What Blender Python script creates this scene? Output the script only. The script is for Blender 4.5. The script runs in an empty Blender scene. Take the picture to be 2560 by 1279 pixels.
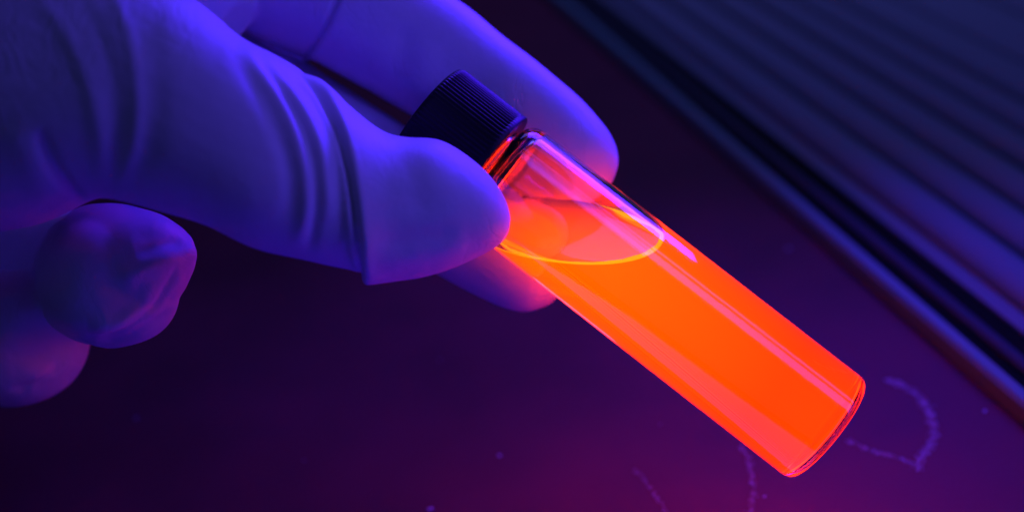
import bpy, bmesh, math, random
import numpy as np
from mathutils import Vector, Matrix, noise

random.seed(4)
rng = np.random.default_rng(7)
sc = bpy.context.scene
COL = sc.collection

# ------------------------------------------------------------------ camera
W, H, FPX = 2560.0, 1279.0, 3445.0
PITCH, ROLL = math.radians(27.0), math.asin(0.127)
fwd = Vector((0, math.cos(PITCH), -math.sin(PITCH)))
r0 = Vector((1, 0, 0)); u0 = Vector((0, math.sin(PITCH), math.cos(PITCH)))
RIGHT = r0 * math.cos(ROLL) - u0 * math.sin(ROLL)
UP = r0 * math.sin(ROLL) + u0 * math.cos(ROLL)
CAM = Vector((0, 0, 0))

def ray(px, py):
    return RIGHT * ((px - W / 2) / FPX) + UP * ((H / 2 - py) / FPX) + fwd

def P(px, py, mm):                       # pixel + depth (mm along the optical axis)
    return CAM + ray(px, py) * (mm / 1000.0)

CAM = Vector((0, 0, 0.040 - (ray(1700, 770) * 0.2).z))   # vial centre 40 mm over the table

def on_plane(px, py, z=0.0):
    r = ray(px, py)
    return CAM + r * ((z - CAM.z) / r.z)

def to_px(co):                           # numpy (n,3) -> px, py, depth mm
    d = co - np.array(CAM)
    z = d @ np.array(fwd)
    return (W / 2 + FPX * (d @ np.array(RIGHT)) / z, H / 2 - FPX * (d @ np.array(UP)) / z, z * 1000)

cam_d = bpy.data.cameras.new('camera')
cam_d.sensor_width = 36.0
cam_d.lens = 36.0 * FPX / W
cam_d.clip_start = 0.005; cam_d.clip_end = 50
cam_d.dof.use_dof = True
cam_d.dof.focus_distance = 0.192
cam_d.dof.aperture_fstop = 10.5
cam = bpy.data.objects.new('camera', cam_d); COL.objects.link(cam)
back = -fwd
cam.matrix_world = Matrix(((RIGHT.x, UP.x, back.x, CAM.x), (RIGHT.y, UP.y, back.y, CAM.y),
                           (RIGHT.z, UP.z, back.z, CAM.z), (0, 0, 0, 1)))
sc.camera = cam

# ------------------------------------------------------------------ world, lamps, exposure
wd = bpy.data.worlds.new('World'); sc.world = wd; wd.use_nodes = True
bgn = wd.node_tree.nodes['Background']
bgn.inputs[0].default_value = (0.15, 0.165, 1.0, 1); bgn.inputs[1].default_value = 0.07

def cdir(x, y, z):                       # camera-space direction (z towards the camera)
    return (RIGHT * x + UP * y - fwd * z).normalized()

E1 = (0.613, 0.79, 0.0)
def area(name, center, aim, sx, sy, xaxis, radiance, color, spread=180):
    l = bpy.data.lights.new(name, 'AREA'); l.shape = 'RECTANGLE'; l.size = sx; l.size_y = sy
    l.energy = radiance * math.pi * sx * sy; l.color = color; l.spread = math.radians(spread)
    o = bpy.data.objects.new(name, l); COL.objects.link(o)
    z = (center - aim).normalized()
    x = (xaxis - z * xaxis.dot(z)).normalized(); y = z.cross(x)
    o.matrix_world = Matrix(((x.x, y.x, z.x, center.x), (x.y, y.y, z.y, center.y), (x.z, y.z, z.z, center.z), (0, 0, 0, 1)))
    return o

VC = P(1650, 740, 200)
AX = cdir(-0.79, 0.613, 0.0)
VIOLET = (0.055, 0.008, 1.0)
E1V = cdir(*E1)
# ultraviolet tube over the back of the cabinet, beyond the hand
KEY = P(1440, 380, 205)
area('violet_light', KEY + (E1V * 0.85 + AX * 0.14 + fwd * 0.40).normalized() * 0.145, KEY, 0.11, 0.06, AX, 12.0, VIOLET, 106)
# pair of tubes up in front on the right, seen as the split streak along the glass
for off_, wid_, rad_ in ((0.0, 0.034, 5.2), (0.034, 0.013, 4.2)):
    c_ = VC - AX * 0.038 + (E1V * 0.80 - fwd * 0.60) * 0.135 + (E1V * 0.60 + fwd * 0.80) * off_
    area('violet_light', c_, VC - AX * 0.02, 0.19, wid_, AX, rad_, (0.11, 0.055, 1.0))
# added bluish fill light high over the ribbed panel, lifting ribs and table
TOP = on_plane(1900, -250) + Vector((0.02, 0.0, 0.30))
area('violet_light', TOP, TOP - Vector((0, 0, 1)), 0.30, 0.22, Vector((1, 0, 0)), 2.9, (0.14, 0.115, 1.0))
# weak tube lying low in front of the vial, below the picture, facing up
LOW = Vector((-0.006, 0.123, 0.004))
area('violet_light', LOW, LOW + Vector((0, 0, 1)), 0.10, 0.072, Vector((1, 0, 0)), 1.15, VIOLET)

sc.view_settings.view_transform = 'Standard'; sc.view_settings.look = 'None'
sc.view_settings.exposure = 0; sc.view_settings.gamma = 1
cy = sc.cycles
cy.use_denoising = True
cy.max_bounces = 16; cy.transmission_bounces = 14; cy.glossy_bounces = 8; cy.diffuse_bounces = 4; cy.transparent_max_bounces = 12
cy.caustics_refractive = True; cy.caustics_reflective = True
cy.volume_max_steps = 64; cy.volume_step_rate = 1.0
cy.blur_glossy = 0.6; cy.sample_clamp_indirect = 15.0

# ------------------------------------------------------------------ materials
def new_mat(name):
    m = bpy.data.materials.new(name); m.use_nodes = True
    nt = m.node_tree; nt.nodes.clear()
    out = nt.nodes.new('ShaderNodeOutputMaterial')
    return m, nt, out

def principled(name, col, rough, bump_scale=None, bump=0.0, var=0.0, sss=0.0, spec=0.5, metal=0.0, rough_var=0.0, vscale=60):
    m, nt, out = new_mat(name)
    b = nt.nodes.new('ShaderNodeBsdfPrincipled'); nt.links.new(b.outputs[0], out.inputs[0])
    b.inputs['Base Color'].default_value = (*col, 1); b.inputs['Roughness'].default_value = rough
    b.inputs['Specular IOR Level'].default_value = spec; b.inputs['Metallic'].default_value = metal
    tc = nt.nodes.new('ShaderNodeTexCoord')
    if sss:
        b.inputs['Subsurface Weight'].default_value = sss
        b.inputs['Subsurface Radius'].default_value = (1.0, 0.6, 0.8); b.inputs['Subsurface Scale'].default_value = 0.0015
    if var or rough_var:
        n = nt.nodes.new('ShaderNodeTexNoise'); n.inputs['Scale'].default_value = vscale; n.inputs['Detail'].default_value = 6
        nt.links.new(tc.outputs['Object'], n.inputs['Vector'])
        if var:
            r = nt.nodes.new('ShaderNodeValToRGB')
            r.color_ramp.elements[0].position = 0.3; r.color_ramp.elements[1].position = 0.7
            r.color_ramp.elements[0].color = (*[c * (1 - var) for c in col], 1)
            r.color_ramp.elements[1].color = (*[min(1, c * (1 + var)) for c in col], 1)
            nt.links.new(n.outputs['Fac'], r.inputs[0]); nt.links.new(r.outputs[0], b.inputs['Base Color'])
        if rough_var:
            mr = nt.nodes.new('ShaderNodeMapRange')
            mr.inputs[3].default_value = max(0, rough - rough_var); mr.inputs[4].default_value = rough + rough_var
            nt.links.new(n.outputs['Fac'], mr.inputs[0]); nt.links.new(mr.outputs[0], b.inputs['Roughness'])
    if bump:
        n2 = nt.nodes.new('ShaderNodeTexNoise'); n2.inputs['Scale'].default_value = bump_scale; n2.inputs['Detail'].default_value = 5
        nt.links.new(tc.outputs['Object'], n2.inputs['Vector'])
        bp = nt.nodes.new('ShaderNodeBump'); bp.inputs['Strength'].default_value = 1.0; bp.inputs['Distance'].default_value = bump
        nt.links.new(n2.outputs['Fac'], bp.inputs['Height']); nt.links.new(bp.outputs[0], b.inputs['Normal'])
    return m

M_TABLE = principled('dark table laminate', (0.11, 0.022, 0.026), 0.62, 900, 0.00004, var=0.25, rough_var=0.1, vscale=25, spec=0.12)
M_STAIN = principled('dried residue', (0.26, 0.24, 0.30), 0.8, 1500, 0.0001, var=0.4, vscale=700)
M_PANEL = principled('black ribbed rubber', (0.16, 0.23, 0.18), 0.7, 700, 0.00005, rough_var=0.08, vscale=40, spec=0.06)
M_LIP = principled('grey rubber lip', (0.14, 0.28, 0.20), 0.7, 700, 0.00005, rough_var=0.08, vscale=40, spec=0.05)
M_SLOT = principled('shaded channel floor', (0.008, 0.012, 0.005), 0.8, 900, 0.0002, spec=0.03)  # near-black colour stands in for the shade in the trough behind the lip
M_SLOT2 = principled('dark channel bead', (0.05, 0.07, 0.06), 0.8, 900, 0.0002, spec=0.05)
M_GLOVE = principled('pale latex glove', (0.66, 0.66, 0.70), 0.5, 420, 0.00012, var=0.04, sss=0.25, spec=0.35, vscale=90)
def latex_wrinkles(m):
    nt = m.node_tree; b = next(n for n in nt.nodes if n.type == 'BSDF_PRINCIPLED'); old = b.inputs['Normal'].links[0].from_node
    tc = next(n for n in nt.nodes if n.type == 'TEX_COORD')
    mp = nt.nodes.new('ShaderNodeMapping'); mp.inputs['Scale'].default_value = (1.0, 0.45, 0.6); mp.inputs['Rotation'].default_value = (0.2, 0.5, -0.9)
    n = nt.nodes.new('ShaderNodeTexNoise'); n.inputs['Scale'].default_value = 230; n.inputs['Detail'].default_value = 2.5; n.inputs['Distortion'].default_value = 1.2
    nt.links.new(tc.outputs['Object'], mp.inputs[0]); nt.links.new(mp.outputs[0], n.inputs['Vector'])
    s1_ = nt.nodes.new('ShaderNodeMath'); s1_.operation = 'SUBTRACT'; s1_.inputs[1].default_value = 0.5; nt.links.new(n.outputs['Fac'], s1_.inputs[0])
    s2_ = nt.nodes.new('ShaderNodeMath'); s2_.operation = 'ABSOLUTE'; nt.links.new(s1_.outputs[0], s2_.inputs[0])
    s3_ = nt.nodes.new('ShaderNodeMath'); s3_.operation = 'SMOOTH_MIN'; s3_.inputs[1].default_value = 0.07; s3_.inputs[2].default_value = 0.04; nt.links.new(s2_.outputs[0], s3_.inputs[0])
    k = nt.nodes.new('ShaderNodeTexNoise'); k.inputs['Scale'].default_value = 45; nt.links.new(tc.outputs['Object'], k.inputs['Vector'])
    mr = nt.nodes.new('ShaderNodeMapRange'); mr.inputs[1].default_value = 0.46; mr.inputs[2].default_value = 0.62; nt.links.new(k.outputs['Fac'], mr.inputs[0])
    s4_ = nt.nodes.new('ShaderNodeMath'); s4_.operation = 'MULTIPLY'; nt.links.new(s3_.outputs[0], s4_.inputs[0]); nt.links.new(mr.outputs[0], s4_.inputs[1])
    bp = nt.nodes.new('ShaderNodeBump'); bp.inputs['Distance'].default_value = 0.0009; bp.inputs['Strength'].default_value = 0.8
    nt.links.new(s4_.outputs[0], bp.inputs['Height']); nt.links.new(old.outputs[0], bp.inputs['Normal']); nt.links.new(bp.outputs[0], b.inputs['Normal'])
latex_wrinkles(M_GLOVE)
M_CAP = principled('black cap plastic', (0.008, 0.006, 0.006), 0.5, 1500, 0.00003, spec=0.3)

M_GLASS, nt, out = new_mat('clear vial glass')
g = nt.nodes.new('ShaderNodeBsdfGlass'); g.inputs['IOR'].default_value = 1.5; g.inputs['Roughness'].default_value = 0.0
g.inputs['Color'].default_value = (0.97, 0.98, 0.98, 1)
nt.links.new(g.outputs[0], out.inputs[0])
tg = nt.nodes.new('ShaderNodeTexCoord'); ng = nt.nodes.new('ShaderNodeTexNoise'); ng.inputs['Scale'].default_value = 110; ng.inputs['Detail'].default_value = 3
bg_ = nt.nodes.new('ShaderNodeBump'); bg_.inputs['Distance'].default_value = 0.00006; bg_.inputs['Strength'].default_value = 0.6
nt.links.new(tg.outputs['Object'], ng.inputs['Vector']); nt.links.new(ng.outputs['Fac'], bg_.inputs['Height']); nt.links.new(bg_.outputs[0], g.inputs['Normal'])

M_LIQ, nt, out = new_mat('orange fluorescent liquid')
g = nt.nodes.new('ShaderNodeBsdfGlass'); g.inputs['Roughness'].default_value = 0.0
at = nt.nodes.new('ShaderNodeAttribute'); at.attribute_name = 'ior'
nt.links.new(at.outputs['Fac'], g.inputs['IOR']); nt.links.new(g.outputs[0], out.inputs[0])
em = nt.nodes.new('ShaderNodeEmission'); em.inputs[0].default_value = (1.0, 0.042, 0.0, 1); em.inputs[1].default_value = 360.0
tcl = nt.nodes.new('ShaderNodeTexCoord'); sxl = nt.nodes.new('ShaderNodeSeparateXYZ'); nt.links.new(tcl.outputs['Object'], sxl.inputs[0])
rmp = nt.nodes.new('ShaderNodeMapRange'); rmp.inputs[1].default_value = 0.010; rmp.inputs[2].default_value = 0.046
rmp.inputs[3].default_value = 0.0145; rmp.inputs[4].default_value = 0.038; nt.links.new(sxl.outputs['Z'], rmp.inputs[0])
cmb = nt.nodes.new('ShaderNodeCombineColor'); cmb.inputs[0].default_value = 1.0; cmb.inputs[2].default_value = 0.0
nt.links.new(rmp.outputs[0], cmb.inputs[1]); nt.links.new(cmb.outputs[0], em.inputs[0])
ab = nt.nodes.new('ShaderNodeVolumeAbsorption'); ab.inputs[0].default_value = (0.995, 0.90, 0.0, 1); ab.inputs[1].default_value = 400.0
ad = nt.nodes.new('ShaderNodeAddShader')
nt.links.new(em.outputs[0], ad.inputs[0]); nt.links.new(ab.outputs[0], ad.inputs[1]); nt.links.new(ad.outputs[0], out.inputs['Volume'])

# ------------------------------------------------------------------ helpers
def mesh_obj(name, verts, faces, mat, parent=None, smooth=True, matrix=None):
    me = bpy.data.meshes.new(name)
    me.from_pydata([tuple(v) for v in verts], [], faces); me.update()
    me.materials.append(mat)
    if smooth: me.polygons.foreach_set('use_smooth', [True] * len(me.polygons))
    o = bpy.data.objects.new(name, me); COL.objects.link(o)
    if parent: o.parent = parent
    if matrix is not None: o.matrix_world = matrix
    return o

def tag(o, label=None, cat=None, kind=None, group=None):
    if label: o['label'] = label
    if cat: o['category'] = cat
    if kind: o['kind'] = kind
    if group: o['group'] = group
    return o

def catmull(rows, n):
    a = np.array(rows, float); out = []
    p = np.vstack([2 * a[0] - a[1], a, 2 * a[-1] - a[-2]])
    for i in range(1, len(p) - 2):
        for k in range(n):
            t = k / n
            out.append(0.5 * (2 * p[i] + (p[i + 1] - p[i - 1]) * t + (2 * p[i - 1] - 5 * p[i] + 4 * p[i + 1] - p[i + 2]) * t * t
                              + (3 * p[i] - p[i - 1] - 3 * p[i + 1] + p[i + 2]) * t ** 3))
    out.append(p[-2]); return np.array(out)

# ------------------------------------------------------------------ table (setting)
def table_plane():
    n = 24; s = 0.9; c = on_plane(1280, 640)
    v = [(c.x + (i / n - .5) * s, c.y + (j / n - .5) * s + 0.1, 0) for j in range(n + 1) for i in range(n + 1)]
    f = [(j * (n + 1) + i, j * (n + 1) + i + 1, (j + 1) * (n + 1) + i + 1, (j + 1) * (n + 1) + i) for j in range(n) for i in range(n)]
    o = mesh_obj('table_top', v, f, M_TABLE); tag(o, kind='structure'); return o
table = table_plane()

def stain(pts, w, jitter, name, fill=1.0, seed=0):
    fill *= 1.5
    """a broken line of dried residue: many small flattened grains along a traced path on the table"""
    r = np.random.default_rng(seed)
    pts = catmull([list(on_plane(x, y)) for x, y in pts], 14)
    V, F = [], []
    seg = np.linalg.norm(np.diff(pts, axis=0), axis=1); L = seg.sum(); cum = np.concatenate([[0], np.cumsum(seg)])
    for k in range(int(L / 0.00016 * fill)):
        t = r.uniform(0, L); i = min(np.searchsorted(cum, t) - 1, len(seg) - 1); i = max(i, 0)
        q = pts[i] + (pts[i + 1] - pts[i]) * ((t - cum[i]) / seg[i])
        dens = 0.5 + 0.5 * math.sin(t * 900 + seed) * math.sin(t * 370 + 1.3)
        if r.uniform() > 0.55 + 0.45 * dens: continue
        off = r.normal(0, w * 0.38, 2); rad = r.uniform(0.00008, 0.00022) * jitter
        a0 = r.uniform(0, 6.28); b = len(V)
        V.append((q[0] + off[0], q[1] + off[1], 0.00009))
        for m in range(5):
            a = a0 + m * 1.2566; rr = rad * r.uniform(.6, 1.2)
            V.append((q[0] + off[0] + rr * math.cos(a), q[1] + off[1] + rr * math.sin(a), 0.00002))
        F += [(b, b + 1 + m, b + 1 + (m + 1) % 5) for m in range(5)]
    o = mesh_obj(name, V, F, M_STAIN, parent=table, smooth=False); o['kind'] = 'stuff'
    return o

s1 = stain([(2215, 948), (2265, 965), (2310, 1005), (2332, 1055), (2332, 1095), (2305, 1140), (2288, 1172)], 0.0011, 1.0, 'dried_ring', 3.0, 1)
s2 = stain([(2120, 1100), (2180, 1125), (2235, 1140), (2290, 1160)], 0.0008, 0.9, 'dried_ring', 1.8, 2)
s3 = stain([(1850, 1110), (1872, 1150), (1878, 1190), (1885, 1230), (1870, 1290)], 0.0008, 0.9, 'dried_drip', 1.2, 3)
s4 = stain([(1585, 1170), (1620, 1210), (1650, 1255), (1680, 1300)], 0.0007, 0.8, 'dried_drip', 0.9, 4)
for o, l in ((s1, 'pale curved edge of a dried ring stain'), (s2, 'faint straight lower edge of the dried ring stain'),
             (s3, 'broken pale drip line below the vial'), (s4, 'fainter slanting drip line')):
    o['label'] = l

def speck(px, py, rad):
    c = on_plane(px, py); V = [(c.x, c.y, 0.0003)]; n = 7
    for m in range(n):
        a = m * 6.2832 / n; rr = rad * random.uniform(.6, 1.3)
        V.append((c.x + rr * math.cos(a), c.y + rr * math.sin(a), 0.00002))
    mesh_obj('dust_speck', V, [(0, 1 + m, 1 + (m + 1) % n) for m in range(n)], M_STAIN, parent=table)
for px, py, r in ((1248, 1137, .0005), (1075, 1271, .0006), (1972, 622, .0005), (340, 1045, .0004), (2462, 1026, .0004),
                  (1912, 1240, .0003), (1100, 900, .0002), (760, 1150, .0002), (1650, 1060, .0002)):
    speck(px, py, r)

# ------------------------------------------------------------------ ribbed panel along the far side
def ribbed_panel():
    zt = 0.0
    a, b = on_plane(1370, 0, zt), on_plane(2560, 1060, zt)
    d = (b - a); d.z = 0; d.normalize()
    w = Vector((-d.y, d.x, 0))
    if w.y < 0 and (on_plane(2500, 50, zt) - a).dot(w) < 0: w = -w
    if (on_plane(2500, 50, zt) - a).dot(w) < 0: w = -w
    org = a.copy(); org.z = 0
    root = bpy.data.objects.new('ribbed_panel', None); COL.objects.link(root)
    root.location = org
    tag(root, 'black ribbed panel lying along the far edge of the dark table', 'panel')
    def off(px, py, z): return (on_plane(px, py, z) - a).dot(w)
    L0, L1 = -0.25, 0.32
    def bar(name, prof, mat=None):                      # extruded profile (offset, height)
        V, F = [], []; n = len(prof); ks = 2
        for s in (L0, L1):
            for (o_, h) in prof:
                p = d * s + w * o_; V.append((p.x, p.y, h))
        for i in range(n):
            j = (i + 1) % n; F.append((i, j, n + j, n + i))
        F.append(tuple(range(n - 1, -1, -1))); F.append(tuple(range(n, 2 * n)))
        ob = mesh_obj(name, V, F, mat or M_PANEL, parent=root, smooth=False)
        return ob
    def rnd(o_, wd, h, base=0.0, n=10):       # rounded rib
        pr = [(o_ - wd / 2, base)]
        for i in range(n + 1):
            t = math.pi * (1 - i / n)
            pr.append((o_ + wd / 2 * math.cos(t), base + 0.0004 + (h - 0.0004) * math.sin(t) ** 0.8))
        pr.append((o_ + wd / 2, base)); return pr
    far = off(2560, 0, 0) + 0.14
    offs = [off(1610, 0, 0.004), off(1825, 0, 0.004), off(1935, 0, .004), off(2040, 0, .004), off(2150, 0, .004)]
    print('RIB OFFSETS mm', [round(x * 1000, 1) for x in offs], 'far', round(far * 1000, 1))
    bar('base_plate', [(offs[0] - 0.0088, 0.0), (far, 0.0), (far, 0.0016), (offs[0] - 0.0088, 0.0016)])
    bar('front_lip', [(0.0, 0.0), (0.0030, 0.0), (0.0030, 0.0030), (0.0026, 0.0038), (0.0006, 0.0038), (0.0, 0.0030)], M_LIP)
    bar('channel', [(0.0032, 0.0), (offs[0] - 0.009, 0.0), (offs[0] - 0.009, 0.0012), (0.0032, 0.0012)], M_SLOT)
    bar('rib', rnd(offs[0] * 0.36, 0.0028, 0.0016, 0.0012), M_SLOT2)
    offs.insert(1, (offs[0] + offs[1]) / 2)
    for i, o_ in enumerate(offs):
        gap = (offs[i + 1] - o_) if i + 1 < len(offs) else (offs[-1] - offs[-2])
        bar('rib', rnd(o_, min(0.020, abs(gap) * 0.86), 0.0040, 0.0014))
    step = 0.022; k = 1
    while offs[-1] + step * k < far - 0.01:
        bar('rib', rnd(offs[-1] + step * k, 0.020, 0.0026, 0.0014)); k += 1
    return root
ribbed_panel()

# ------------------------------------------------------------------ vial
DV, NV = (0.79, 0.613), (0.613, -0.79)
def sn(s, n): return (DV[0] * s + NV[0] * n, DV[1] * s + NV[1] * n)
base_w = P(*sn(2297, 420), 197.6); top_w = P(*sn(1017, 420), 202.2)
az = (top_w - base_w); LT = az.length * 1000; az.normalize()
ax = (RIGHT - az * RIGHT.dot(az)).normalized(); ay = az.cross(ax)
VM = Matrix(((ax.x, ay.x, az.x, base_w.x), (ax.y, ay.y, az.y, base_w.y), (ax.z, ay.z, az.z, base_w.z), (0, 0, 0, 1)))
VMI = VM.inverted()
def zs(s): return (2297 - s) / 1280 * LT
R = 8.95; RI = 7.95
ZSH = zs(1240); ZCAP0 = zs(1230); ZTOP = LT
NSEG = 144
vial = bpy.data.objects.new('vial', None); COL.objects.link(vial); vial.matrix_world = VM
tag(vial, 'small clear glass vial of glowing orange liquid with black ridged screw cap', 'vial')

def arc(cx, cz, r, a0, a1, n):
    return [(cx + r * math.cos(math.radians(a0 + (a1 - a0) * i / n)), cz + r * math.sin(math.radians(a0 + (a1 - a0) * i / n))) for i in range(n + 1)]

def revolve(prof, flip=False):
    """prof: (r,z) or (r, z(theta)) in mm -> verts (m), faces; r=0 ends become poles"""
    V, F, idx = [], [], []
    for (r, z) in prof:
        if r < 1e-6:
            V.append((0, 0, z / 1000)); idx.append([len(V) - 1] * NSEG); continue
        row = []
        for k in range(NSEG):
            t = 2 * math.pi * k / NSEG
            zz = z(t) if callable(z) else z
            V.append((r * math.cos(t) / 1000, r * math.sin(t) / 1000, zz / 1000)); row.append(len(V) - 1)
        idx.append(row)
    for a, b in zip(idx[:-1], idx[1:]):
        for k in range(NSEG):
            q = (k + 1) % NSEG
            f = [a[k], a[q], b[q], b[k]]
            f = list(dict.fromkeys(f))
            if len(f) >= 3: F.append(tuple(f[::-1] if flip else f))
    return V, F

g_up = VMI.to_3x3() @ (Vector((0, 0, 1)) - fwd * 0.13)   # the hand has just moved: the level lags a little; g_up.normalize()
TC = zs(1500)
def level(t, r): return TC - r * (g_up.x * math.cos(t) + g_up.y * math.sin(t)) / g_up.z
MEN, LAM = 1.0, 0.8
def wl(t): return level(t, RI) + MEN

# glass: outer skin (normal outwards) + dry inner skin (normal to the cavity); the wet inner wall is the liquid's own surface
outer = [(0, 0.55), (3.5, 0.5), (6.0, 0.12), (7.0, 0.0)] + arc(R - 1.35, 1.35, 1.35, -88, 0, 9) \
    + [(R, ZSH * f) for f in (0.25, 0.5, 0.75)] + arc(R - 2.3, ZSH - 2.3 + 0.0, 2.3, 0, 84, 10) + [(6.3, ZSH + 0.35), (6.1, ZSH + 0.9), (6.1, ZTOP - 1.6), (5.6, ZTOP - 1.3), (5.0, ZTOP - 1.6)]
Vo, Fo = revolve(outer)
inner_dry = [(5.0, ZTOP - 1.6), (4.9, ZSH + 0.6), (5.1, ZSH - 0.5)] + arc(RI - 1.9, ZSH - 3.2, 1.9, 84, 0, 8) \
    + [(RI, (lambda f: (lambda t: (ZSH - 3.2) * (1 - f) + wl(t) * f))(f)) for f in (0.25, 0.5, 0.75, 1.0)]
Vi, Fi = revolve(inner_dry)
V = Vo + Vi; F = Fo + [tuple(i + len(Vo) for i in f) for f in Fi]
glass = mesh_obj('glass_body', V, F, M_GLASS); glass.parent = vial

# liquid: wetted wall (glass/liquid interface) + free surface with a meniscus
wall = [(0, 1.35), (4.0, 1.25), (6.0, 1.02)] + arc(RI - 1.4, 1.0 + 1.4, 1.4, -86, 0, 8) \
    + [(RI, (lambda f: (lambda t: 2.4 * (1 - f) + wl(t) * f))(f)) for f in (0.2, 0.4, 0.6, 0.8, 0.93, 1.0)]
Vw, Fw = revolve(wall)
rad = [0, 2.0, 4.0, 5.2, 6.0, 6.5, 6.9, 7.2, 7.45, 7.65, 7.8, 7.9, RI]
surf = [(r, (TC if r == 0 else (lambda r: (lambda t: level(t, r) + MEN * math.exp(-(RI - r) / LAM)))(r))) for r in rad][::-1]
Vs, Fs = revolve(surf)
V = Vw + Vs; F = Fw + [tuple(i + len(Vw) for i in f) for f in Fs]
liq = mesh_obj('liquid', V, F, M_LIQ); liq.parent = vial
at_ = liq.data.attributes.new('ior', 'FLOAT', 'FACE')
at_.data.foreach_set('value', [1.36 / 1.5] * len(Fw) + [1.36] * len(Fs))
liq['label'] = 'orange liquid glowing under ultraviolet light, its level tilted in the vial'

# film added on the dry wall, faintly emissive to give the pink haze
M_FILM, nt, out = new_mat('pink haze film')
tr_ = nt.nodes.new('ShaderNodeBsdfTransparent'); e_ = nt.nodes.new('ShaderNodeEmission'); e_.inputs[0].default_value = (1.0, 0.02, 0.06, 1)
tc_ = nt.nodes.new('ShaderNodeTexCoord'); mp_ = nt.nodes.new('ShaderNodeMapping'); mp_.inputs['Scale'].default_value = (1, 1, 0.25)
nz_ = nt.nodes.new('ShaderNodeTexNoise'); nz_.inputs['Scale'].default_value = 260; nz_.inputs['Detail'].default_value = 4
mr_ = nt.nodes.new('ShaderNodeMapRange'); mr_.inputs[1].default_value = 0.3; mr_.inputs[2].default_value = 0.75; mr_.inputs[3].default_value = 0.06; mr_.inputs[4].default_value = 0.20
nt.links.new(tc_.outputs['Object'], mp_.inputs[0]); nt.links.new(mp_.outputs[0], nz_.inputs['Vector']); nt.links.new(nz_.outputs['Fac'], mr_.inputs[0]); nt.links.new(mr_.outputs[0], e_.inputs[1])
ad_ = nt.nodes.new('ShaderNodeAddShader'); nt.links.new(tr_.outputs[0], ad_.inputs[0]); nt.links.new(e_.outputs[0], ad_.inputs[1]); nt.links.new(ad_.outputs[0], out.inputs[0])
Vf, Ff = revolve([(RI - 0.04, (lambda f: (lambda t: (ZSH - 3.2) * (1 - f) + (wl(t) + 0.1) * f))(f)) for f in (0.0, 0.35, 0.7, 1.0)])
film = mesh_obj('haze_film', Vf, Ff, M_FILM); film.parent = liq

# meniscus: the bead of liquid that climbs the glass, where the fluorescence is brightest
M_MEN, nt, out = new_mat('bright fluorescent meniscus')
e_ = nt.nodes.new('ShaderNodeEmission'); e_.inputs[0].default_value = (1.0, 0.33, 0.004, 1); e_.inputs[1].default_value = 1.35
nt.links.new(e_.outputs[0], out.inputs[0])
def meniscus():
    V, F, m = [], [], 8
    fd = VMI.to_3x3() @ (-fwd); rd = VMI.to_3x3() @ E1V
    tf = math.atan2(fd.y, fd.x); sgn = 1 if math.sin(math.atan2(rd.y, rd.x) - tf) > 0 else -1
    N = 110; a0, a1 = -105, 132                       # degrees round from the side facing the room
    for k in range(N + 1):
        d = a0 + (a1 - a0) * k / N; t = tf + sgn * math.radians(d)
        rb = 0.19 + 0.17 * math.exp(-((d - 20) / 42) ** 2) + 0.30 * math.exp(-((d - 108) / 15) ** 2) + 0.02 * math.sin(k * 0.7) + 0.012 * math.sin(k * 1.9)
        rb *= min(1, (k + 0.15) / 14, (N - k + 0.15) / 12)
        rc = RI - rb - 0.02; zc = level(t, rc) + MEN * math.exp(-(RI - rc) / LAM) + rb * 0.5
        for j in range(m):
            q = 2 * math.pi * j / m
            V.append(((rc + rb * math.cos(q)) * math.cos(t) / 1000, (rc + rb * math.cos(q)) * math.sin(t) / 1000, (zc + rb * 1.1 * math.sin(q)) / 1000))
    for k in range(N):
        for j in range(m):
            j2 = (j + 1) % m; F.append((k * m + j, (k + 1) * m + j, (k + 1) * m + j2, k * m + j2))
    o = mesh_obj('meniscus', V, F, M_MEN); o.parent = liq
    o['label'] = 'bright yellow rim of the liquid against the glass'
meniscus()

# cap: knurled skirt
def make_cap():
    NK = 84; per = 6; n = NK * per; V, F = [], []
    z0, z1 = ZCAP0, ZTOP
    rows = [(z0, 0, 6.35), (z0, 0, R - 0.15), (z0 + 0.15, 0, R + 0.02), (z0 + 0.9, 0, R + 0.02), (z0 + 1.1, 1, R), (z1 - 1.0, 1, R), (z1 - 0.6, 0.4, R - 0.05), (z1 - 0.15, 0, R - 0.3), (z1, 0, R - 0.7)]
    for (z, kn, r) in rows:
        for i in range(n):
            t = 2 * math.pi * i / n
            rr = r - kn * 0.20 * (0.5 - 0.5 * math.cos(2 * math.pi * i / per)) ** 0.7
            V.append((rr * math.cos(t) / 1000, rr * math.sin(t) / 1000, z / 1000))
    for a in range(len(rows) - 1):
        for i in range(n):
            j = (i + 1) % n; F.append((a * n + i, a * n + j, (a + 1) * n + j, (a + 1) * n + i))
    V.append((0, 0, z1 / 1000)); c = len(V) - 1; b = (len(rows) - 1) * n
    F += [(b + i, b + (i + 1) % n, c) for i in range(n)]
    V.append((0, 0, (z1 - 0.9) / 1000)); c = len(V) - 1      # liner seen from inside
    F += [(i, c, (i + 1) % n) for i in range(n)] if False else []
    o = mesh_obj('screw_cap', V[:-1], F, M_CAP, smooth=True); o.parent = vial
    return o
make_cap()

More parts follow.
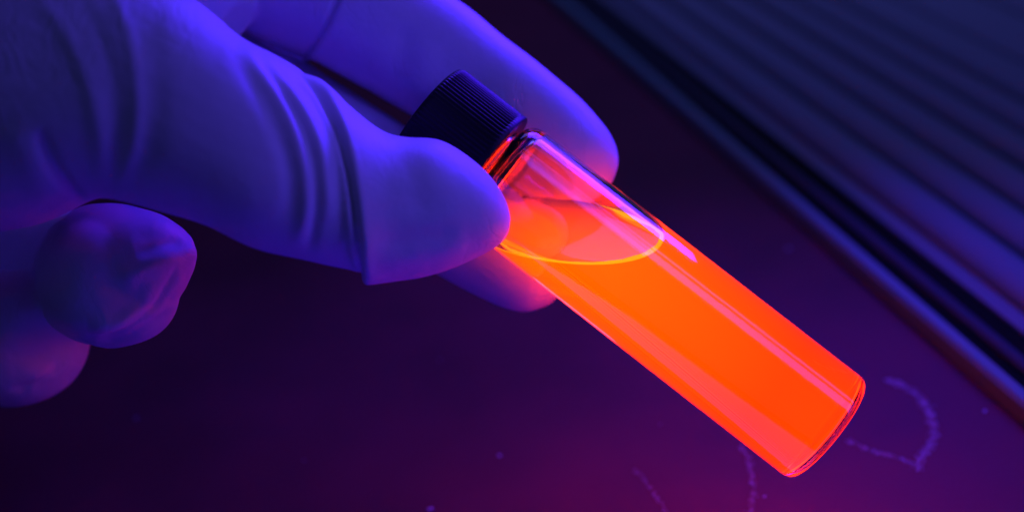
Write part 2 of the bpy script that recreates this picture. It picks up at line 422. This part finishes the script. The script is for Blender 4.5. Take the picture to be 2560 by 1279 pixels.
# ------------------------------------------------------------------ gloved hand
TUBES = {}
def loft_pairs(name, rows, ex=2.2, nseg=40, sub=5):
    """rows: (top px, top py, bottom px, bottom py, depth mm, half-thickness mm)"""
    a = catmull(rows, sub); V, F = [], []; cl = []
    for (tx, ty, bx, by, dep, rz) in a:
        t, b = P(tx, ty, dep), P(bx, by, dep); c = (t + b) / 2; u = (t - b) / 2
        vv = fwd * (rz / 1000)
        cl.append((c, u.length, rz / 1000))
        for k in range(nseg):
            th = 2 * math.pi * k / nseg
            cs, sn_ = math.cos(th), math.sin(th)
            V.append(c + u * (math.copysign(abs(cs) ** (2 / ex), cs)) + vv * (math.copysign(abs(sn_) ** (2 / ex), sn_)))
    n = len(a)
    for i in range(n - 1):
        for k in range(nseg):
            q = (k + 1) % nseg
            F.append((i * nseg + k, i * nseg + q, (i + 1) * nseg + q, (i + 1) * nseg + k))
    F.append(tuple(range(nseg - 1, -1, -1))); F.append(tuple((n - 1) * nseg + k for k in range(nseg)))
    TUBES[name] = (np.array([list(c[0]) for c in cl]), np.array([max(c[1], c[2]) for c in cl]))
    return V, F

def loft_line(name, rows, nseg=36, sub=5, ex=2.1, flat=1.0):
    """rows: (px, py, depth mm, radius mm); round tube along a line, rings square to the line, round end"""
    a = catmull(rows, sub)
    pts = [P(r[0], r[1], r[2]) for r in a]; V, F = [], []
    n = len(a)
    for i in range(n):
        d = (pts[min(i + 1, n - 1)] - pts[max(i - 1, 0)]).normalized()
        u = (fwd - d * fwd.dot(d))
        u = u.normalized() if u.length > 0.15 else (UP - d * UP.dot(d)).normalized()
        v = d.cross(u); r = a[i][3] / 1000
        for k in range(nseg):
            th = 2 * math.pi * k / nseg; cs, s_ = math.cos(th), math.sin(th)
            V.append(pts[i] + u * (r * flat * math.copysign(abs(cs) ** (2 / ex), cs)) + v * (r * math.copysign(abs(s_) ** (2 / ex), s_)))
    for i in range(n - 1):
        for k in range(nseg):
            q = (k + 1) % nseg
            F.append((i * nseg + k, i * nseg + q, (i + 1) * nseg + q, (i + 1) * nseg + k))
    F.append(tuple(range(nseg - 1, -1, -1))); F.append(tuple((n - 1) * nseg + k for k in range(nseg)))
    c0, r0_ = TUBES.get(name, (np.zeros((0, 3)), np.zeros(0)))
    TUBES[name] = (np.vstack([c0, np.array([list(p) for p in pts])]), np.concatenate([r0_, a[:, 3] / 1000]))
    return V, F

def build_hand():
    parts = []
    parts.append(loft_pairs('thumb', [
        (-700, -260, -560, 640, 196, 26),
        (-300, -300, -260, 620, 188, 25),
        (60, -240, 20, 580, 181, 20),
        (360, -70, 210, 500, 177, 16),
        (500, 12, 330, 505, 176, 14.5),
        (612, 104, 500, 560, 176, 13),
        (690, 142, 650, 626, 177, 12),
        (762, 176, 790, 656, 179, 11.2),
        (825, 226, 872, 668, 180.5, 10.6),
        (852, 248, 900, 676, 181, 10.5),
        (866, 262, 914, 697, 181, 10.7),
        (960, 322, 1000, 692, 182.5, 10.0),
        (1015, 338, 1064, 684, 183, 9.6),
        (1100, 352, 1145, 664, 183.8, 8.9),
        (1180, 404, 1205, 643, 184.6, 7.6),
        (1232, 458, 1243, 623, 185.3, 6.2),
        (1263, 508, 1266, 601, 185.8, 4.2),
        (1276, 544, 1276, 578, 186, 2.0)], ex=2.25))
    parts.append(loft_line('index_base', [
        (-500, -420, 244, 14), (-100, -360, 244, 12.5), (300, -210, 241, 11.5), (560, -110, 238, 10.4), (720, -60, 233, 9.6), (800, -30, 230, 8.5)], ex=2.2))
    parts.append(loft_line('index', [
        (668, -72, 222, 10.3), (735, -42, 221.5, 10.35), (800, -12, 221, 10.2), (880, 22, 220, 10.1), (1089, 150, 218, 9.5), (1210, 240, 217.0, 9.3), (1318, 322, 215.4, 8.8),
        (1404, 390, 214.0, 8.2), (1450, 430, 213.4, 7.4), (1484, 462, 213, 5.4), (1504, 482, 212.9, 2.3)], ex=2.35))
    parts.append(loft_line('middle', [
        (-500, -100, 252, 13), (0, -40, 252, 11.5), (400, 90, 246, 10.2), (692, 284, 226, 9.6), (912, 420, 218.5, 9.1), (1092, 528, 215.4, 8.6),
        (1230, 610, 214.5, 8.3), (1310, 660, 213.8, 7.6), (1370, 694, 213.4, 5.9), (1402, 714, 213.2, 3.0)], ex=2.1))
    parts.append(loft_line('ring', [
        (-500, 560, 268, 12.5), (-150, 600, 264, 11.5), (100, 645, 262, 10.2), (215, 672, 246, 10.0), (250, 684, 222, 9.9), (264, 690, 202, 9.7), (276, 694, 193, 8.9),
        (290, 697, 188, 6.8), (296, 698, 186.6, 3.4)], ex=2.2))
    parts.append(loft_line('ring', [(250, 672, 198, 9.4), (330, 655, 194, 8.4), (410, 636, 192, 6.2), (462, 624, 191.5, 3.4), (486, 618, 191.5, 1.4)], ex=2.0))
    parts.append(loft_line('ring', [(270, 720, 198, 8.6), (350, 725, 195, 7.2), (405, 716, 194, 4.6), (430, 708, 194, 2.4)], ex=2.0))
    parts.append(loft_line('ring', [(240, 740, 200, 8.2), (262, 795, 197, 5.6), (276, 838, 196, 3.2), (280, 852, 196, 1.6)], ex=2.0))
    parts.append(loft_line('pinky', [
        (-800, 700, 262, 12), (-450, 770, 254, 11), (-200, 810, 242, 10.6), (-20, 832, 228, 10.6), (40, 842, 216, 10.6), (66, 846, 209, 9.4), (84, 850, 206, 6.5), (92, 852, 205, 3.4)], ex=2.1))
    parts.append(loft_line('pinky', [(60, 880, 212, 6.5), (90, 935, 209, 4.6), (110, 965, 208, 2.2)], ex=2.0))
    parts.append(loft_pairs('palm', [
        (-1900, -300, -1800, 860, 238, 27), (-1700, -360, -1600, 900, 234, 27), (-1100, -500, -1000, 960, 230, 25),
        (-600, -560, -560, 980, 232, 22), (-250, -480, -300, 940, 254, 15), (-60, -420, -140, 860, 264, 8)], ex=2.6))
    # web between thumb and index, lit from above
    parts.append(loft_line('web', [(-200, -260, 215, 15), (150, -160, 215, 14), (400, -60, 214, 11), (540, 25, 212, 8), (590, 60, 211, 4)], ex=2.0))
    V, F = [], []
    for v, f in parts:
        o = len(V); V += v; F += [tuple(i + o for i in q) for q in f]
    me = bpy.data.meshes.new('gloved_hand'); me.from_pydata([tuple(v) for v in V], [], F)
    bm = bmesh.new(); bm.from_mesh(me); bmesh.ops.recalc_face_normals(bm, faces=bm.faces); bm.to_mesh(me); bm.free()
    ob = bpy.data.objects.new('gloved_hand', me); COL.objects.link(ob)
    m = ob.modifiers.new('r', 'REMESH'); m.mode = 'VOXEL'; m.voxel_size = 0.0004; m.adaptivity = 0
    m = ob.modifiers.new('s', 'SMOOTH'); m.factor = 0.5; m.iterations = 14
    dg = bpy.context.evaluated_depsgraph_get()
    me2 = bpy.data.meshes.new_from_object(ob.evaluated_get(dg))
    ob.modifiers.clear(); ob.data = me2; bpy.data.meshes.remove(me); me2.name = 'gloved_hand'
    me2.materials.clear(); me2.materials.append(M_GLOVE)
    me2.polygons.foreach_set('use_smooth', [True] * len(me2.polygons))
    n = len(me2.vertices)
    co = np.empty(n * 3); me2.vertices.foreach_get('co', co); co = co.reshape(-1, 3)
    no = np.empty(n * 3); me2.vertices.foreach_get('normal', no); no = no.reshape(-1, 3)
    # nearest tube
    c32 = co.astype(np.float32); best = np.full(n, 1e9, np.float32); own = np.zeros(n, int); names = list(TUBES)
    for i, k in enumerate(names):
        c, r = TUBES[k]
        for cc, rr in zip(c[::3], r[::3]):
            q = c32 - cc.astype(np.float32)
            d = np.einsum('ij,ij->i', q, q) / np.float32(rr * rr)
            sel = d < best; best[sel] = d[sel]; own[sel] = i
    px, py, dep = to_px(co)
    inside = (px > -120) & (px < 1650) & (py > -120) & (py < 1100)
    facing = np.clip((-(no @ np.array(fwd))) * 2.2 + 0.25, 0, 1)
    disp = np.zeros(n)
    def poly_dist(tube, pts, sub=5):
        sel = np.nonzero(inside & (own == names.index(tube)))[0]
        qx, qy = px[sel], py[sel]
        p = catmull(pts, sub)
        near = (qx > p[:, 0].min() - 320) & (qx < p[:, 0].max() + 320) & (qy > p[:, 1].min() - 120) & (qy < p[:, 1].max() + 120)
        sel = sel[near]; qx, qy = px[sel], py[sel]; m = len(sel)
        bd = np.full(m, 1e9); side = np.zeros(m); tt = np.zeros(m)
        for i in range(len(p) - 1):
            a, b = p[i], p[i + 1]; ab = b - a; L2 = ab @ ab
            t = np.clip(((qx - a[0]) * ab[0] + (qy - a[1]) * ab[1]) / L2, 0, 1)
            dx = qx - a[0] - t * ab[0]; dy = qy - a[1] - t * ab[1]; d = np.hypot(dx, dy)
            s = d < bd; bd[s] = d[s]; side[s] = np.sign(ab[0] * dy - ab[1] * dx)[s]; tt[s] = ((i + t) / (len(p) - 1))[s]
        return sel, bd, side, tt
    def wrinkle(tube, pts, amp, wid, taper=True):      # amp mm (+ridge, -groove), width px
        sel, d, _, t = poly_dist(tube, pts)
        e = np.clip(4 * t * (1 - t) * 1.6, 0, 1) if taper else 1.0
        disp[sel] += amp * np.exp(-(d / wid) ** 2) * facing[sel] * e
    def step(tube, pts, amp, wid, groove, gw, sgn=1):        # raised lip on one side of a fold
        sel, d, s, t = poly_dist(tube, pts)
        lip = np.where(s * sgn < 0, amp * np.exp(-(d / wid)) * (1 - np.exp(-(d / 5.0))), 0)
        disp[sel] += (lip - groove * np.exp(-(d / gw) ** 2)) * np.clip(facing[sel] + 0.35, 0, 1)
    seam = [(680, 128), (750, 168), (795, 215), (830, 280), (855, 350), (872, 430), (885, 520), (894, 600), (907, 712)]
    step('thumb', seam, 0.95, 70, 0.95, 6.5)
    wrinkle('thumb', [(600, 110), (690, 230), (735, 340), (762, 450), (762, 540), (735, 625)], 0.60, 17)
    wrinkle('thumb', [(660, 140), (745, 250), (795, 360), (812, 460), (815, 560)], 0.55, 16)
    wrinkle('thumb', [(630, 130), (715, 245), (768, 350), (790, 470), (785, 570), (770, 640)], -0.50, 13)
    wrinkle('thumb', [(570, 120), (650, 240), (700, 350), (725, 460), (715, 570)], -0.35, 20)
    wrinkle('thumb', [(700, 150), (780, 240), (830, 340), (850, 450), (860, 600)], -0.30, 14)
    wrinkle('thumb', [(60, -40), (150, 60), (215, 190), (245, 320), (258, 470)], 0.32, 22)
    wrinkle('thumb', [(270, -40), (320, 90), (342, 220), (335, 350), (295, 480)], 0.32, 18)
    wrinkle('thumb', [(180, -40), (265, 130), (290, 300), (280, 490)], -0.25, 22)
    wrinkle('thumb', [(360, -20), (385, 130), (385, 300), (340, 480)], -0.2, 30)
    wrinkle('thumb', [(95, 320), (135, 410), (185, 480), (215, 510)], -0.9, 15)
    wrinkle('thumb', [(20, 300), (80, 420), (130, 520)], 0.3, 35)
    wrinkle('thumb', [(980, 350), (1030, 440), (1060, 560)], -0.25, 40)
    wrinkle('thumb', [(940, 650), (1060, 640), (1180, 610)], 0.35, 30)
    wrinkle('thumb', [(930, 600), (1040, 600), (1150, 590)], -0.2, 25)
    # index: joint fold and the darker folded segment before it
    wrinkle('index', [(850, -20), (832, 35), (802, 92), (770, 145)], -1.0, 8, taper=False)
    step('index', [(850, -20), (832, 35), (802, 92), (770, 145)], 0.5, 60, 0.0, 8)
    wrinkle('index', [(1010, 60), (1000, 140), (980, 220)], -0.35, 30)
    wrinkle('index', [(1080, 100), (1060, 180), (1040, 260)], 0.3, 30)
    # ring fingertip: loose pointed glove end
    wrinkle('ring', [(330, 680), (400, 655), (500, 622)], 0.6, 22, taper=False)
    wrinkle('ring', [(215, 842), (290, 832), (360, 782), (412, 715), (440, 660)], -0.5, 9)
    wrinkle('ring', [(225, 815), (290, 805), (345, 762), (385, 705)], 0.3, 14)
    wrinkle('ring', [(340, 640), (400, 615), (460, 600)], -0.35, 14)
    wrinkle('pinky', [(20, 975), (95, 955), (160, 905)], -0.4, 9)
    wrinkle('ring', [(330, 600), (430, 590), (500, 580)], -0.4, 30)
    wrinkle('ring', [(220, 820), (300, 800), (420, 740)], 0.45, 26)
    wrinkle('ring', [(240, 860), (330, 835), (430, 770)], -0.5, 14)
    wrinkle('ring', [(120, 640), (200, 720), (210, 800)], -0.25, 50)
    wrinkle('pinky', [(40, 930), (130, 930), (210, 880)], 0.5, 24)
    wrinkle('pinky', [(0, 880), (90, 890), (180, 850)], -0.35, 20)
    # slow unevenness of loose latex
    k = np.array([[210, 130, 90], [-150, 260, 120], [320, -80, 240], [110, -330, 190], [-400, 180, 310], [90, 420, -360]], float)
    ph = rng.uniform(0, 6.28, len(k)); am = np.array([.16, .16, .12, .10, .06, .06])
    for kk, p_, a_ in zip(k, ph, am): disp += a_ * np.sin(co @ kk + p_)
    co = co + no * (disp / 1000)[:, None]
    # glove pressed against the vial: nothing passes through the glass or the cap
    Mi = np.array(VMI); loc = co @ Mi[:3, :3].T + Mi[:3, 3]
    rr = np.hypot(loc[:, 0], loc[:, 1]); lim = (R + 0.12) / 1000
    ins = (rr < lim) & (loc[:, 2] > -0.001) & (loc[:, 2] < (ZTOP + 0.3) / 1000)
    print('pressed verts', int(ins.sum()), 'deepest mm', round(float((lim - rr[ins]).max() * 1000), 2) if ins.any() else 0, 'verts', n)
    s = np.where(ins, lim / np.maximum(rr, 1e-6), 1.0)
    loc[:, 0] *= s; loc[:, 1] *= s
    Mw = np.array(VM); co = loc @ Mw[:3, :3].T + Mw[:3, 3]
    me2.vertices.foreach_set('co', co.reshape(-1)); me2.update()
    tag(ob, 'hand in a loose pale latex glove pinching the vial under its cap', 'hand')
    return ob
build_hand()
